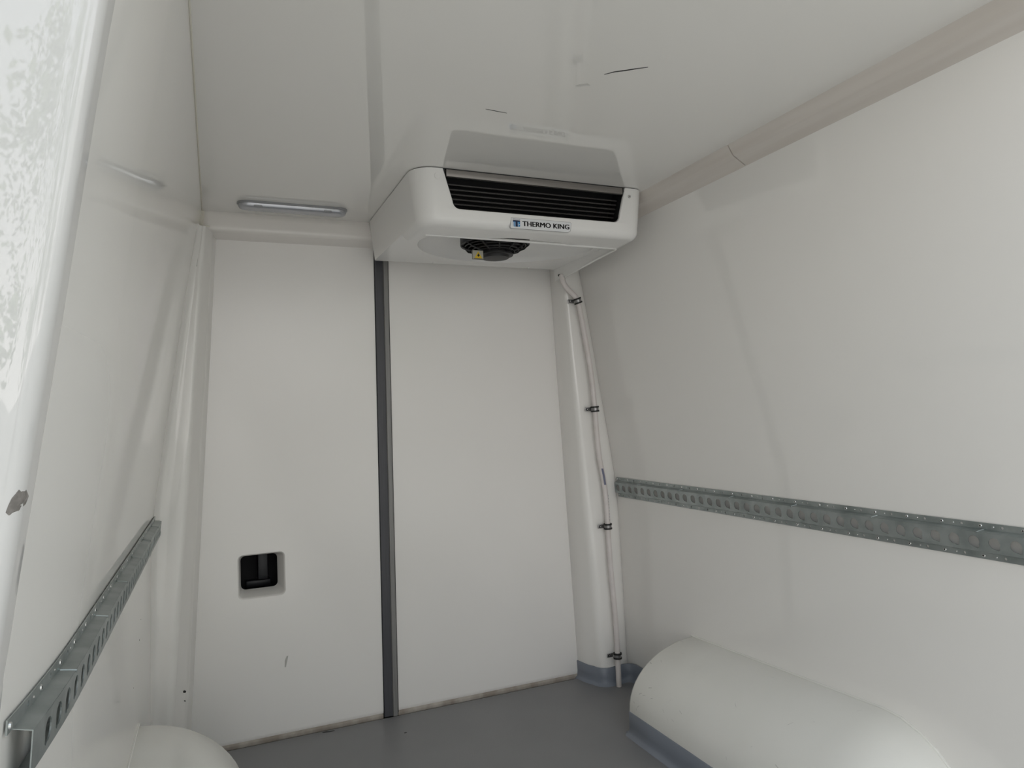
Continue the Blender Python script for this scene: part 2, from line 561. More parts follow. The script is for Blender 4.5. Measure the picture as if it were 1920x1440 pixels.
bm.faces.new(rows[-1])
finish('paint_chip', bm, 'chip', jamb, smooth=False)['label'] = 'dark chip in the edge'

# unseen rear doors, added open to shade the walls near the opening
for nm, xh, yh, s in (('shade_door_left', -0.42, 0.66, -1), ('shade_door_right', 1.80, 0.56, 1)):
    d = thing(nm, (xh, yh - 0.42, FL - 0.03), 'unseen white rear door, added to shade the near walls, open on the ' + ('left' if s < 0 else 'right'), kind='structure')
    bm = nb()
    box(bm, xh - 0.03, xh + 0.03, yh - 0.86, yh, FL - 0.03, CE + 0.12, 0.012)
    finish('door_leaf', bm, 'arch', d, angle=30)
    for zz in (-0.8, 0.5):
        bm = nb()
        disc(bm, (xh - s * 0.0, yh + 0.012, zz), (0, 0, 1), 0.014, 0.014, 0.12, 12)
        finish('hinge', bm, 'clipsteel', d)
    bm = nb()
    box(bm, xh - s * 0.03, xh - s * 0.045, yh - 0.80, yh - 0.72, -0.45, -0.25, 0.004)
    finish('handle', bm, 'black', d)

# ceiling marks
def mark(name, pts, w, m, parent, z, lab, dz=0.0006):
    bm = nb()
    P = [Vector((x, y, z)) for x, y in pts]
    n = len(P)
    rings = []
    for i, p in enumerate(P):
        t = (P[min(i + 1, n - 1)] - P[max(i - 1, 0)]).normalized()
        q = Vector((-t.y, t.x, 0)) * w * (0.15 + 0.85 * math.sin(math.pi * (i + 0.3) / (n - 0.4)))
        rings.append([p + q, p - q, p - q + Vector((0, 0, dz)), p + q + Vector((0, 0, dz))])
    loft(bm, rings)
    o = finish(name, bm, m, parent, smooth=False)
    o['label'] = lab
mark('scratch', [(0.788, 1.266), (0.803, 1.249), (0.822, 1.236), (0.84, 1.222), (0.860, 1.208)], 0.0022, 'black', ceiling, CE - 0.0005, 'black slash in the ceiling')
mark('scratch', [(0.608, 1.505), (0.616, 1.505), (0.63, 1.506), (0.648, 1.508), (0.664, 1.509)], 0.0012, 'black', ceiling, CE - 0.0005, 'thin dark scratch in the ceiling')
mark('stain', [(0.755, 1.333), (0.764, 1.326), (0.775, 1.318), (0.784, 1.322)], 0.006, 'stain', ceiling, CE - 0.0003, 'faint grey smear')
mark('floor_nick', [(0.340, 2.5765), (0.352, 2.577), (0.366, 2.5735), (0.381, 2.5735)], 0.0045, 'black', floor, FL + 0.0002, 'small black nick in the vinyl')
mark('floor_nick', [(0.595, 2.438), (0.599, 2.437), (0.604, 2.438)], 0.003, 'black', floor, FL + 0.0002, 'tiny dark speck')
for yy, zz, rr_ in ((2.09, -0.545, 0.0028), (2.12, -0.50, 0.0014), (1.95, -0.62, 0.0014)):
    bm = nb()
    disc(bm, (XL(zz, yy) - 0.0002, yy, zz), (1, 0, 0), rr_, rr_ * 0.6, 0.0008, 7)
    finish('speck', bm, 'black', wall_left)
bm = nb()
disc(bm, (-0.0905, 2.5030, -0.833), (0.6, -0.8, 0), 0.004, 0.003, 0.006, 8)
disc(bm, (-0.090, 2.5030, -0.862), (0.6, -0.8, 0), 0.002, 0.001, 0.006, 8)
finish('speck', bm, 'black', wall_left)

# ------------------------------------------------------------------ coved skirting around the right post
bm = nb()
def skirt_path(z):
    b, r, w = bulk_r(z), ridge_r(z), XR(z)
    rad = 0.042
    p = [(b - 0.001, 2.605), (b - 0.003, 2.597), (b - (b - r) * 0.5 - 0.004, 2.53), (r - 0.004, 2.463 + rad)]
    for k in range(1, 6):
        a = math.radians(90 * k / 6)
        p.append((r + rad - (rad + 0.004) * math.cos(a), 2.463 + rad - (rad + 0.004) * math.sin(a)))
    p += [(r + rad, 2.459), (w - 0.042, 2.468), (w - 0.026, 2.465), (w - 0.013, 2.455), (w - 0.006, 2.435), (w - 0.004, 2.30), (w - 0.004, 2.05)]
    return p
rings = []
n_out = []
base = skirt_path(-1.01)
for h, out in ((FL - 0.004, 0.016), (FL + 0.001, 0.013), (FL + 0.006, 0.005), (FL + 0.013, 0.0012), (FL + 0.03, 0.0), (FL + 0.066, 0.0), (FL + 0.068, -0.003)):
    q = skirt_path(h)
    ring = []
    for i, (x, y) in enumerate(q):
        a = Vector((*q[max(i - 1, 0)], 0)); b = Vector((*q[min(i + 1, len(q) - 1)], 0))
        t = (b - a).normalized()
        nrm = Vector((t.y, -t.x, 0))
        if i == 0: nrm = Vector((-1, 0, 0))
        if nrm.dot(Vector((-1, -1, 0))) < 0: nrm = -nrm
        ring.append((x + nrm.x * out, y + nrm.y * out, h))
    rings.append(ring)
loft(bm, rings, closed=False, cap=False)
o = finish('baseboard_right', bm, 'skirt', angle=70)
md = o.modifiers.new('thick', 'SOLIDIFY'); md.thickness = 0.002; md.offset = 0
tag(o, 'blue-grey coved skirting around the foot of the right corner post', kind='structure')

# ------------------------------------------------------------------ wheel arch boxes
def arch(side):
    s = 1 if side == 'right' else -1
    label = ('long white moulded wheel arch box along the right wall' if s > 0
             else 'white moulded wheel arch box along the left wall, only its far end in view')
    t = thing('wheel_arch_box', (CX + s * 0.75, 1.6, FL), label, 'wheel arch', 'wheel arch boxes')
    xs = 1.270 if s > 0 else 0.074
    xw = 1.546 if s > 0 else -0.200
    def top(y):
        return (-0.772 - 0.028 * (y - 1.3) / 0.8) if s > 0 else (-0.757 + 0.006 * (y - 1.3) / 0.8)
    zside = -1.0
    ys = [(1.052, 0), (1.056, 0), (1.065, 0), (1.08, 0), (1.10, 0), (1.13, 0), (1.16, 0), (1.20, 0), (1.25, 0), (1.30, 0), (1.5, 0), (1.7, 0), (1.9, 0), (2.058, 0), (2.067, 1), (2.072, 2), (2.073, 3)]
    rings = []
    for y, e in ys:
        u = max(0.0, (1.30 - y) / 0.25)
        f = math.sqrt(max(0.0, 1 - u * u))
        up = max(0.0, (1.20 - y) / 0.15)
        g = 1 - 0.10 * (1 - math.sqrt(max(0.0, 1 - up * up)))
        sh = (0, 0.003, 0.010, 0.02)[e]
        zt = FL + (top(y) - FL) * max(f, 0.02) - sh
        zs_ = FL + (zside - FL) * max(f, 0.02)
        xe = xw + (xs - xw) * g
        xe = xe + (sh if s > 0 else -sh)
        ring = [(xw, y, FL - 0.003), (xe, y, FL - 0.003)]
        for k in range(0, 15):
            a = math.radians(90 * k / 14)
            ring.append((xw + (xe - xw) * math.cos(a), y, zs_ + (zt - zs_) * math.sin(a)))
        rings.append(ring)
    bm = nb()
    loft(bm, rings)
    sh_ = finish('arch_shell', bm, 'arch', t, angle=45)
    # sealant fillet where the arch meets the wall
    bm = nb()
    pts = []
    for y, e in ys[2:-2]:
        u = max(0.0, (1.30 - y) / 0.25)
        zt = FL + (top(y) - FL) * math.sqrt(max(0.0, 1 - u * u))
        xx = (XR(zt) - 0.001) if s > 0 else (XL(zt, y) + 0.001)
        pts.append((xx, y, zt + 0.001))
    tube(bm, pts, 0.0035, 8)
    finish('sealant_bead', bm, 'arch', t)
    # coved skirting along the foot
    bm = nb()
    rings = []
    d = -1 if s > 0 else 1
    for h, out in ((FL - 0.002, 0.020), (FL + 0.001, 0.016), (FL + 0.006, 0.008), (FL + 0.014, 0.0035), (FL + 0.03, 0.0025), (FL + 0.074, 0.0025), (FL + 0.076, -0.001)):
        ring = []
        for x, y, nx, ny in ((xw, 2.074, 0, 1), (xs + d * -0.03, 2.074, 0, 1), (xs + d * -0.008, 2.071, d * .5, .87), (xs, 2.060, d, 0.2), (xs, 1.9, d, 0), (xs, 1.5, d, 0), (xs, 1.2, d, 0), (xs - d * 0.01, 1.12, d, -.3), (xs - d * 0.03, 1.075, d * .6, -.8)):
            ring.append((x + nx * out, y + ny * out, h))
        rings.append(ring)
    loft(bm, rings, closed=False, cap=False)
    k = finish('skirting', bm, 'skirt', t, angle=70)
    k['label'] = 'blue-grey coved skirting'
    md = k.modifiers.new('thick', 'SOLIDIFY'); md.thickness = 0.002; md.offset = 0
    if s > 0:
        rr = random.Random(11)
        bm = nb()
        for k in range(26):
            y = rr.uniform(1.25, 2.05); a = math.radians(rr.uniform(5, 78))
            if k < 9: y = rr.uniform(1.98, 2.06)
            L = rr.uniform(0.004, 0.016); wd_ = rr.uniform(0.0005, 0.0012) if k > 5 else 0.002
            zt = top(y)
            def P(aa, yy, lift):
                return Vector((xw + (xs - xw) * math.cos(aa) * (1 + lift), yy, zside + (zt - zside) * math.sin(aa) * (1 + lift)))
            da = rr.uniform(-0.06, 0.06)
            q = [P(a - wd_ * 3, y, 0.0014), P(a + wd_ * 3, y, 0.0014), P(a + da + wd_ * 2, y - L, 0.0014), P(a + da - wd_ * 2, y - L, 0.0014)]
            f = bm.faces.new([bm.verts.new(c) for c in q])
        sc = finish('scratch', bm, 'scuff', t, smooth=False)
        sc['kind'] = 'stuff'
        sc['label'] = 'small grey scratches on the arch'
    return t
arch('right')
arch('left')

# ------------------------------------------------------------------ perforated cargo rails
PIT = 0.0437
def rail(side):
    s = 1 if side == 'right' else -1
    label = ('galvanised perforated cargo rail across the right wall' if s > 0
             else 'galvanised perforated cargo rail running away along the left wall')
    y0, y1 = 0.815, 2.492
    t = thing('cargo_rail', (CX + s * 0.85, (y0 + y1) / 2, -0.348), label, 'rail', 'lashing rails')
    def wx(y, z, d):
        return (XR(z) - d) if s > 0 else (XL(z, y) + d)
    lev = [(-0.2700, 0.0030), (-0.2840, 0.0035), (-0.2885, 0.0210), (-0.3300, 0.0210), (-0.3345, 0.0035), (-0.3485, 0.0030)]
    def at(y, q):
        """q = cross-section coordinate 0..5"""
        i = min(int(q), 4)
        f = q - i
        z = lev[i][0] + (lev[i + 1][0] - lev[i][0]) * f
        d = lev[i][1] + (lev[i + 1][1] - lev[i][1]) * f
        return Vector((wx(y, z, d), y, z))
    bm = nb()
    def quad(ya, yb, qa, qb):
        bm.faces.new([bm.verts.new(at(y, q)) for y, q in ((ya, qa), (yb, qa), (yb, qb), (ya, qb))])
    def cell(ya, yb, qa, qb, cy, cq, r, n=16, notch=False):
        hq = abs(lev[int(qb + 0.001)][0] - lev[int(qa)][0]) / (qb - qa)
        inner, outer = [], []
        for k in range(n):
            a = 2 * math.pi * (k + 0.5) / n
            dy, dz = math.cos(a), math.sin(a)          # dz: up
            rr = r
            if notch and abs(((a - math.radians(236)) + math.pi) % (2 * math.pi) - math.pi) < 0.2:
                rr = r * 1.32
            inner.append(bm.verts.new(at(cy + dy * rr, cq - dz * rr / hq)))
            sc_ = 1e9
            if dy > 1e-6: sc_ = min(sc_, (yb - cy) / dy)
            if dy < -1e-6: sc_ = min(sc_, (ya - cy) / dy)
            if dz > 1e-6: sc_ = min(sc_, (cq - qa) * hq / dz)
            if dz < -1e-6: sc_ = min(sc_, (cq - qb) * hq / dz)
            outer.append([cy + dy * sc_, cq - dz * sc_ / hq])
        # snap the four nearest outline points to the corners
        for yc, qc in ((ya, qa), (ya, qb), (yb, qa), (yb, qb)):
            k = min(range(n), key=lambda i: (outer[i][0] - yc) ** 2 + ((outer[i][1] - qc) * hq) ** 2)
            outer[k] = [yc, qc]
        ov = [bm.verts.new(at(*p)) for p in outer]
        for k in range(n):
            j = (k + 1) % n
            bm.faces.new((inner[k], inner[j], ov[j], ov[k]))
    yw0, yw1 = y0 + 0.016, y1 - 0.010
    ncell = int((yw1 - yw0) / PIT)
    ystart = yw1 - ncell * PIT
    if ystart > yw0 + 1e-4:
        for q in (1, 2, 3):
            quad(yw0, ystart, q, q + 1)
        quad(yw0, ystart, 0, 1); quad(yw0, ystart, 4, 5)
    for k in range(ncell):
        ya = ystart + k * PIT
        yb = ya + PIT
        cell(ya, yb, 2, 3, (ya + yb) / 2, 2.5, 0.0122, 20, True)
        quad(ya, yb, 1, 2)
        quad(ya, yb, 3, 4)
        for q in (0, 4):
            if k % 2 == 0:
                cell(ya, yb, q, q + 1, ya + PIT * 0.3, q + 0.5, 0.0032, 10)
            else:
                quad(ya, yb, q, q + 1)
    for q in (0, 4):
        quad(y0, yw0, q, q + 1)
        quad(yw1, y1, q, q + 1)
    bmesh.ops.remove_doubles(bm, verts=bm.verts[:], dist=0.0002)
    o = finish('rail_sheet', bm, 'zinc', t, smooth=False)
    md = o.modifiers.new('thick', 'SOLIDIFY'); md.thickness = 0.0016; md.offset = 0
    # screws, too small to pick apart singly
    bm = nb()
    nrm = Vector((-s, 0, 0))
    for k in range(ncell):
        ya = ystart + k * PIT
        for q in (0.5, 4.5):
            if k % 2:
                c = at(ya + PIT * 0.35, q)
                disc(bm, c + nrm * 0.0006, nrm, 0.0040, 0.0030, 0.0014, 10)
                disc(bm, c + nrm * 0.0016, nrm, 0.0019, 0.0018, 0.0006, 8, 1)
            else:
                c = at(ya + PIT * 0.72, q)
                disc(bm, c + nrm * 0.0006, nrm, 0.0020, 0.0010, 0.0010, 8)
    sc = finish('screws', bm, ['screwm', 'black'], t)
    sc['kind'] = 'stuff'
    # lanced tabs across the upper bend
    for k in range(3, ncell, 6):
        y = ystart + k * PIT + 0.01
        bm = nb()
        pts = [at(y - 0.006, 0.80) + nrm * 0.001, at(y - 0.002, 1.0) + nrm * 0.0018, at(y + 0.001, 1.5) + nrm * 0.0016, at(y + 0.003, 1.98) + nrm * 0.0014, at(y + 0.006, 2.05) + nrm * 0.0008]
        tube(bm, pts, 0.0016, 6)
        finish('lanced_tab', bm, 'zinc', t)
    # corner screws at the ends
    for yy in (y1 - 0.005, y0 + 0.006):
        for q in (0.5, 4.5):
            bm = nb()
            c = at(yy, q)
            disc(bm, c + nrm * 0.0006, nrm, 0.0042, 0.0034, 0.002, 10)
            finish('end_screw', bm, 'screwm', t)
    return t
rail('right')
rail('left')

# ------------------------------------------------------------------ evaporator unit at the ceiling
un = thing('cooling_unit', (0.93, 2.2, 0.53), 'white ceiling cooling unit with dark louvred outlet and round fan below', 'cooling unit')
def plan(x0, x1, y0, y1, rfl, rfr, z, inset=0.0):
    out = []
    for cx, cy, r, a0 in ((x0 + rfl, y0 + rfl, rfl, 180), (x1 - rfr, y0 + rfr, rfr, 270), (x1 - 0.008, y1 - 0.008, 0.008, 0), (x0 + 0.008, y1 - 0.008, 0.008, 90)):
        for k in range(9):
            a = math.radians(a0 + 90 * k / 8)
            rr = max(r - inset, 0.004)
            out.append((cx + rr * math.cos(a), cy + rr * math.sin(a), z))
    return out
def shell_ring(z, inset, bottom=False):
    f = (0.7175 - z) / 0.165
    ring = plan(0.542 + 0.020 * f, 1.319 - 0.020 * f, 1.903, 2.514, 0.066, 0.045, z, inset)
    if bottom:
        out = []
        for x, y, zz in ring:
            k = max(0.0, min(1.0, (y - 1.95) / 0.55)) * max(0.0, min(1.0, (x - 0.9) / 0.3))
            out.append((x, y, zz - 0.021 * k))
        ring = out
    return ring
bm = nb()
rb = 0.026
rings = [shell_ring(0.7175, 0.0), shell_ring(0.66, 0), shell_ring(0.60, 0), shell_ring(0.5535 + rb, 0, True)]
for k in range(1, 6):
    a = math.radians(90 * k / 5)
    rings.append(shell_ring(0.5535 + rb - rb * math.sin(a), rb * (1 - math.cos(a)), True))
loft(bm, rings)
hs = finish('housing', bm, 'unit', None, origin=(0, 0, 0))
# outlet opening
def grille_outline(g=0.0, clip=False):
    zt, zb = 0.74, 0.6035 - g
    l = lambda z: 0.630 + (0.72 - z) / 0.117 * 0.033 - g
    r = lambda z: 1.243 - (0.72 - z) / 0.117 * 0.031 + g
    rad = 0.022
    if clip: zt = 0.7168
    out = [(l(zt), zt)]
    for k in range(7):
        a = math.radians(180 + 84 * k / 6)
        out.append((l(zb + rad) + rad + rad * math.cos(a), zb + rad + rad * math.sin(a)))
    for k in range(7):
        a = math.radians(276 + 84 * k / 6)
        out.append((r(zb + rad) - rad + rad * math.cos(a), zb + rad + rad * math.sin(a)))
    out.append((r(zt), zt))
    return out
bm = nb()
loft(bm, [[(x, y, z) for x, z in grille_outline(g)] for y, g in ((1.88, 0.004), (1.9025, 0.004), (1.9045, 0.0012), (1.908, 0.0), (1.972, -0.003))])
boolean(hs, bm)
# underside
bm = nb()
loft(bm, [[(x, 2.030, 0.45), (x, 2.036, 0.5740), (x, 2.60, 0.5800), (x, 2.60, 0.45)] for x in (0.602, 1.288)])
boolean(hs, bm)
bm = nb()
loft(bm, [[(x, 2.105, 0.45), (x, 2.115, 0.5745), (x, 2.60, 0.5799), (x, 2.60, 0.45)] for x in (0.45, 0.603)])
boolean(hs, bm)
bm = nb()
bmesh.ops.create_uvsphere(bm, u_segments=48, v_segments=24, radius=1.0)
for v in bm.verts:
    ry = 0.27 if v.co.y > 0 else 0.185
    v.co = Vector((0.945 + v.co.x * 0.312, 2.175 + v.co.y * ry, 0.5755 + v.co.z * 0.085 + v.co.y * ry * 0.01))
boolean(hs, bm)
smooth_obj(hs, 32)
for v in hs.data.vertices:
    v.co -= un.location
hs.parent = un
bm = nb()
tube(bm, [(0.607, 2.027, 0.5550), (0.9, 2.027, 0.5540), (1.26, 2.027, 0.5515), (1.275, 2.029, 0.5520), (1.284, 2.04, 0.5520), (1.287, 2.20, 0.5465), (1.300, 2.47, 0.5370)], 0.0045, 8)
lip = finish('underside_lip', bm, 'unit', un)
# black seal against the ceiling
bm = nb()
loft(bm, [plan(0.5445, 1.3165, 1.9055, 2.512, 0.064, 0.043, z) for z in (0.7176, 0.7199)])
finish('ceiling_seal', bm, 'black', un)
# outlet liner, deflector and louvres
bm = nb()
g1 = grille_outline(-0.0012, True)
ring_a = [(x, 1.909, min(z, 0.7168)) for x, z in g1]
ring_b = [(x, 1.9705, min(z, 0.7168)) for x, z in grille_outline(-0.0045, True)]
rows = loft(bm, [ring_a, ring_b], True, False)
bm.faces.new(rows[1])
finish('outlet_liner', bm, 'black', un)
bm = nb()
box(bm, 0.640, 1.2345, 1.905, 1.917, 0.6965, 0.7172, 0.0012)
finish('air_deflector', bm, 'alu', un)['label'] = 'grey metal air deflector along the top of the outlet'
for xx in (0.6335, 1.237):
    bm = nb()
    box(bm, xx - 0.003, xx + 0.003, 1.907, 1.93, 0.69, 0.7172)
    finish('deflector_hinge', bm, 'black', un)
for k in range(6):
    z = 0.6125 + k * 0.0143
    l = 0.630 + (0.72 - z) / 0.117 * 0.033 + 0.003 + (0.009 if k == 0 else 0)
    r = 1.243 - (0.72 - z) / 0.117 * 0.031 - 0.003 - (0.009 if k == 0 else 0)
    bm = nb()
    pr_ = [(1.930, z - 0.001), (1.9315, z - 0.0042), (1.936, z - 0.0045), (1.958, z + 0.0065), (1.957, z + 0.0095), (1.934, z + 0.0015)]
    l += 0.003; r -= 0.003
    loft(bm, [[(x, y, zz) for y, zz in pr_] for x in (l, r)])
    finish('louver', bm, 'louver', un, angle=30)
# badge on the lower front edge
bd_y = 1.9018
def sheet(bm, pts, y, th, mi=0):
    loft(bm, [[(x, y, z) for x, z in pts], [(x, y - th, z) for x, z in pts]], mi=mi)
bm = nb()
sheet(bm, [(0.839, 0.5895), (0.8335, 0.560), (0.836, 0.5578), (1.028, 0.5578), (1.036, 0.562), (1.0405, 0.585), (1.037, 0.5895)], 1.9045, 0.0022)
badge = finish('badge', bm, 'badge', un, smooth=False)
bm = nb()
out = [(0.8382, 0.5903), (0.8325, 0.5594), (0.8355, 0.5570), (1.0285, 0.5570), (1.0370, 0.5616), (1.0414, 0.5855), (1.0376, 0.5903)]
sheet(bm, out, 1.9046, 0.0018)
finish('badge_border', bm, 'edge', badge, smooth=False)
def text_mesh(body, x0, x1, z0, capz, y, parent, m, name):
    cu = bpy.data.curves.new('txt', 'FONT')
    cu.body = body
    cu.size = 1.0
    cu.offset = 0.0
    cu.extrude = 0.0
    cu.resolution_u = 3
    ob = bpy.data.objects.new('txt', cu)
    COL.objects.link(ob)
    bpy.context.view_layer.update()
    me = bpy.data.meshes.new_from_object(ob.evaluated_get(bpy.context.evaluated_depsgraph_get()))
    bpy.data.objects.remove(ob, do_unlink=True)
    bm = nb()
    bm.from_mesh(me)
    bpy.data.meshes.remove(me)
    base_geom = bm.verts[:] + bm.edges[:] + bm.faces[:]
    for dx in (0.035, 0.07):                # heavier strokes
        d_ = bmesh.ops.duplicate(bm, geom=base_geom)
        for e in d_['geom']:
            if isinstance(e, bmesh.types.BMVert): e.co.x += dx
    r = bmesh.ops.extrude_face_region(bm, geom=bm.faces[:])
    for e in r['geom']:
        if isinstance(e, bmesh.types.BMVert): e.co.z += 1.0
    a = min(v.co.x for v in bm.verts); b = max(v.co.x for v in bm.verts)
    c = min(v.co.y for v in bm.verts); d = max(v.co.y for v in bm.verts)
    for v in bm.verts:
        u, w_, t_ = (v.co.x - a) / (b - a), (v.co.y - c) / (d - c), v.co.z
        v.co = Vector((x0 + (x1 - x0) * u, y - 0.0005 * t_, z0 + capz * w_))
    return finish(name, bm, m, parent, smooth=False)
text_mesh('THERMO KING', 0.8735, 1.0330, 0.5665, 0.0150, 1.9022, badge, 'ink', 'lettering')
bm = nb()
sheet(bm, rrect(0.8430, 0.8660, 0.5632, 0.5820, 0.003, 3), 1.9023, 0.0003)
finish('emblem_plate', bm, 'blue', badge, smooth=False)['label'] = 'blue emblem plate with a dark letter T and K'
bm = nb()
sheet(bm, [(0.8430, 0.5825), (0.8430, 0.5782), (0.8660, 0.5782), (0.8660, 0.5825)], 1.9020, 0.0003)
sheet(bm, [(0.8515, 0.5785), (0.8515, 0.5630), (0.8575, 0.5630), (0.8575, 0.5785)], 1.9020, 0.0003)
sheet(bm, [(0.8430, 0.5868), (0.8430, 0.5856), (0.8670, 0.5856), (0.8670, 0.5868)], 1.9023, 0.0003)
finish('emblem_letter', bm, 'navy', badge, smooth=False)
bm = nb()
for q in (((0.8445, 0.5765), (0.8445, 0.564), (0.8460, 0.564), (0.8460, 0.5765)), ((0.8490, 0.5765), (0.8490, 0.564), (0.8502, 0.564), (0.8502, 0.5765)),
          ((0.8590, 0.5765), (0.8590, 0.564), (0.8602, 0.564), (0.8602, 0.5765)), ((0.8622, 0.5710), (0.8622, 0.5698), (0.8655, 0.5698), (0.8655, 0.5710))):
    sheet(bm, q, 1.9020, 0.0002)
finish('emblem_line', bm, 'badge', badge, smooth=False)
# screw and cap on the front
bm = nb()
disc(bm, (1.2575, 1.9035, 0.6905), (0, -1, 0), 0.0062, 0.0048, 0.003, 14)
disc(bm, (1.2575, 1.9008, 0.6905), (0, -1, 0), 0.0018, 0.0016, 0.0008, 6, 1)
finish('screw', bm, ['screwm', 'black'], un)
bm = nb()
disc(bm, (0.6115, 1.9045, 0.694), (0, -1, 0), 0.0095, 0.0085, 0.0035, 18)
finish('screw_cap', bm, 'unit', un)
for px_, py_ in ((0.775, 2.497), (1.165, 2.497)):
    bm = nb()
    disc(bm, (px_, py_, 0.5815), (0, 0, -1), 0.005, 0.004, 0.006, 10)
    finish('screw', bm, 'unit', un)
bm = nb()
disc(bm, (1.2900, 2.470, 0.547), (-1, -0.3, 0), 0.006, 0.004, 0.008, 10)
finish('drain_screw', bm, 'lock', un)
# fan below
fx, fy = 0.907, 2.205
fan = thing('fan', (0, 0, 0))
fan.location = (fx - un.location.x, fy - un.location.y, 0.56 + H - un.location.z)
fan.parent = un
def ringz(bm, r0, r1, z0, z1, n=40):
    loft(bm, [[(fx + r * math.cos(2 * math.pi * k / n), fy + r * math.sin(2 * math.pi * k / n), z) for k in range(n)]
              for r, z in ((r0, z0), (r1, z0), (r1, z1), (r0, z1), (r0, z0))], True, False)
bm = nb()
ringz(bm, 0.108, 0.119, 0.582, 0.622)
finish('fan_shroud', bm, 'black', fan)
bm = nb()
disc(bm, (fx, fy, 0.622), (0, 0, -1), 0.110, 0.110, 0.004, 36)
finish('back_plate', bm, 'cavity', fan)
bm = nb()
for rr_, zz in ((0.104, 0.5765), (0.092, 0.5710), (0.080, 0.5640), (0.066, 0.5590)):
    tube(bm, [(fx + rr_ * math.cos(2 * math.pi * k / 40), fy + rr_ * math.sin(2 * math.pi * k / 40), zz) for k in range(41)], 0.0022, 6, False)
for k in range(12):
    a = 2 * math.pi * (k + 0.4) / 12
    tube(bm, [(fx + 0.115 * math.cos(a), fy + 0.115 * math.sin(a), 0.583), (fx + 0.10 * math.cos(a + 0.08), fy + 0.10 * math.sin(a + 0.08), 0.5690), (fx + 0.055 * math.cos(a + 0.18), fy + 0.055 * math.sin(a + 0.18), 0.555)], 0.0028, 6)
finish('guard_grille', bm, 'black', fan)
for k in range(7):
    a0 = 2 * math.pi * k / 7
    bm = nb()
    rows = []
    for i in range(5):
        r = 0.045 + 0.018 * i
        sw = 0.05 * i
        rows.append([(fx + r * math.cos(a0 + sw + d), fy + r * math.sin(a0 + sw + d), 0.600 + dz + th) for d, dz, th in ((-0.30, 0.010, 0), (0.0, 0.0, 0), (0.30, -0.010, 0), (0.30, -0.010, 0.002), (0.0, 0.0, 0.002), (-0.30, 0.010, 0.002))])
    loft(bm, rows)
    finish('blade', bm, 'louver', fan)
bm = nb()
n = 32
loft(bm, [[(fx + r * math.cos(2 * math.pi * k / n), fy + r * math.sin(2 * math.pi * k / n), z) for k in range(n)]
          for r, z in ((0.050, 0.615), (0.060, 0.575), (0.060, 0.560), (0.052, 0.5585), (0.052, 0.551), (0.060, 0.5505), (0.060, 0.545), (0.047, 0.5435), (0.045, 0.5365), (0.028, 0.5345), (0.010, 0.5345))])
finish('motor', bm, 'black', fan, angle=30)
bm = nb()
box(bm, 0.812, 0.852, 2.178, 2.181, 0.5230, 0.5540, 0.0008)
wl = finish('warning_label', bm, 'label', fan, smooth=False)
bm = nb()
sheet(bm, [(0.820, 0.5275), (0.8475, 0.5275), (0.8338, 0.5515)], 2.1779, 0.0003)
finish('warning_triangle', bm, 'yellow', wl, smooth=False)['label'] = 'yellow warning triangle'
bm = nb()
sheet(bm, [(0.8320, 0.5330), (0.8355, 0.5330), (0.8390, 0.5370), (0.8345, 0.5440), (0.8300, 0.5370)], 2.1775, 0.0002)
for q in (((0.812, 0.523), (0.852, 0.523), (0.852, 0.5245), (0.812, 0.5245)), ((0.812, 0.523), (0.8135, 0.523), (0.8135, 0.554), (0.812, 0.554)),
          ((0.8185, 0.526), (0.849, 0.526), (0.849, 0.5272), (0.8185, 0.5272))):
    sheet(bm, q, 2.1778, 0.0004)
finish('warning_symbol', bm, 'ink', wl, smooth=False)

# ------------------------------------------------------------------ interior lamp on the ceiling
lp = thing('ceiling_lamp', (0.265, 2.405, 0.700), 'long slim grey lamp with rounded ends on the ceiling by the header', 'lamp')
def capsule(hw, hd, z, n=12):
    cx, cy = 0.268, 2.398
    out = []
    for sgn in (1, -1):
        for k in range(n + 1):
            a = math.radians(-90 + 180 * k / n)
            out.append((cx + sgn * (hw - hd + hd * math.cos(a)), cy + sgn * hd * math.sin(a) + (0.012 * sgn * 0), z))
    return out
bm = nb()
loft(bm, [capsule(0.176, 0.033, 0.7198), capsule(0.176, 0.033, 0.7145), capsule(0.1745, 0.0315, 0.7130)])
finish('lamp_base', bm, 'lampbase', lp)
bm = nb()
loft(bm, [capsule(0.1725, 0.0295, 0.7132), capsule(0.172, 0.029, 0.7075), capsule(0.1695, 0.0265, 0.7025), capsule(0.164, 0.021, 0.6995), capsule(0.156, 0.012, 0.6985)])
finish('lens', bm, 'lens', lp, angle=60)
for xx in (0.155, 0.375):
    bm = nb()
    box(bm, xx - 0.012, xx + 0.012, 2.366, 2.371, 0.7020, 0.7060, 0.001)
    finish('lens_clip', bm, 'lampbase', lp)

# ------------------------------------------------------------------ drain hose and its clips
hp = [(1.287, 2.452, 0.545), (1.291, 2.447, 0.517), (1.3045, 2.442, 0.4905), (1.333, 2.440, 0.464), (1.350, 2.440, 0.438), (1.3635, 2.440, 0.366), (1.3803, 2.440, 0.2598), (1.3944, 2.440, 0.1534),
      (1.4055, 2.440, 0.0109), (1.4085, 2.440, -0.075), (1.4165, 2.440, -0.1862), (1.4290, 2.440, -0.2604), (1.4380, 2.440, -0.3455), (1.4408, 2.440, -0.4554), (1.4445, 2.440, -0.6084), (1.4535, 2.440, -0.7562), (1.4575, 2.438, -0.9023), (1.4568, 2.436, -0.9682), (1.4551, 2.432, -1.079)]
path = catmull(hp, 6)
bm = nb()
tube(bm, path, 0.0104, 16)
tag(finish('drain_hose', bm, 'hose', angle=60), 'pinkish white drain hose running down the right corner post', 'hose')
hose = bpy.data.objects['drain_hose']
bm = nb()
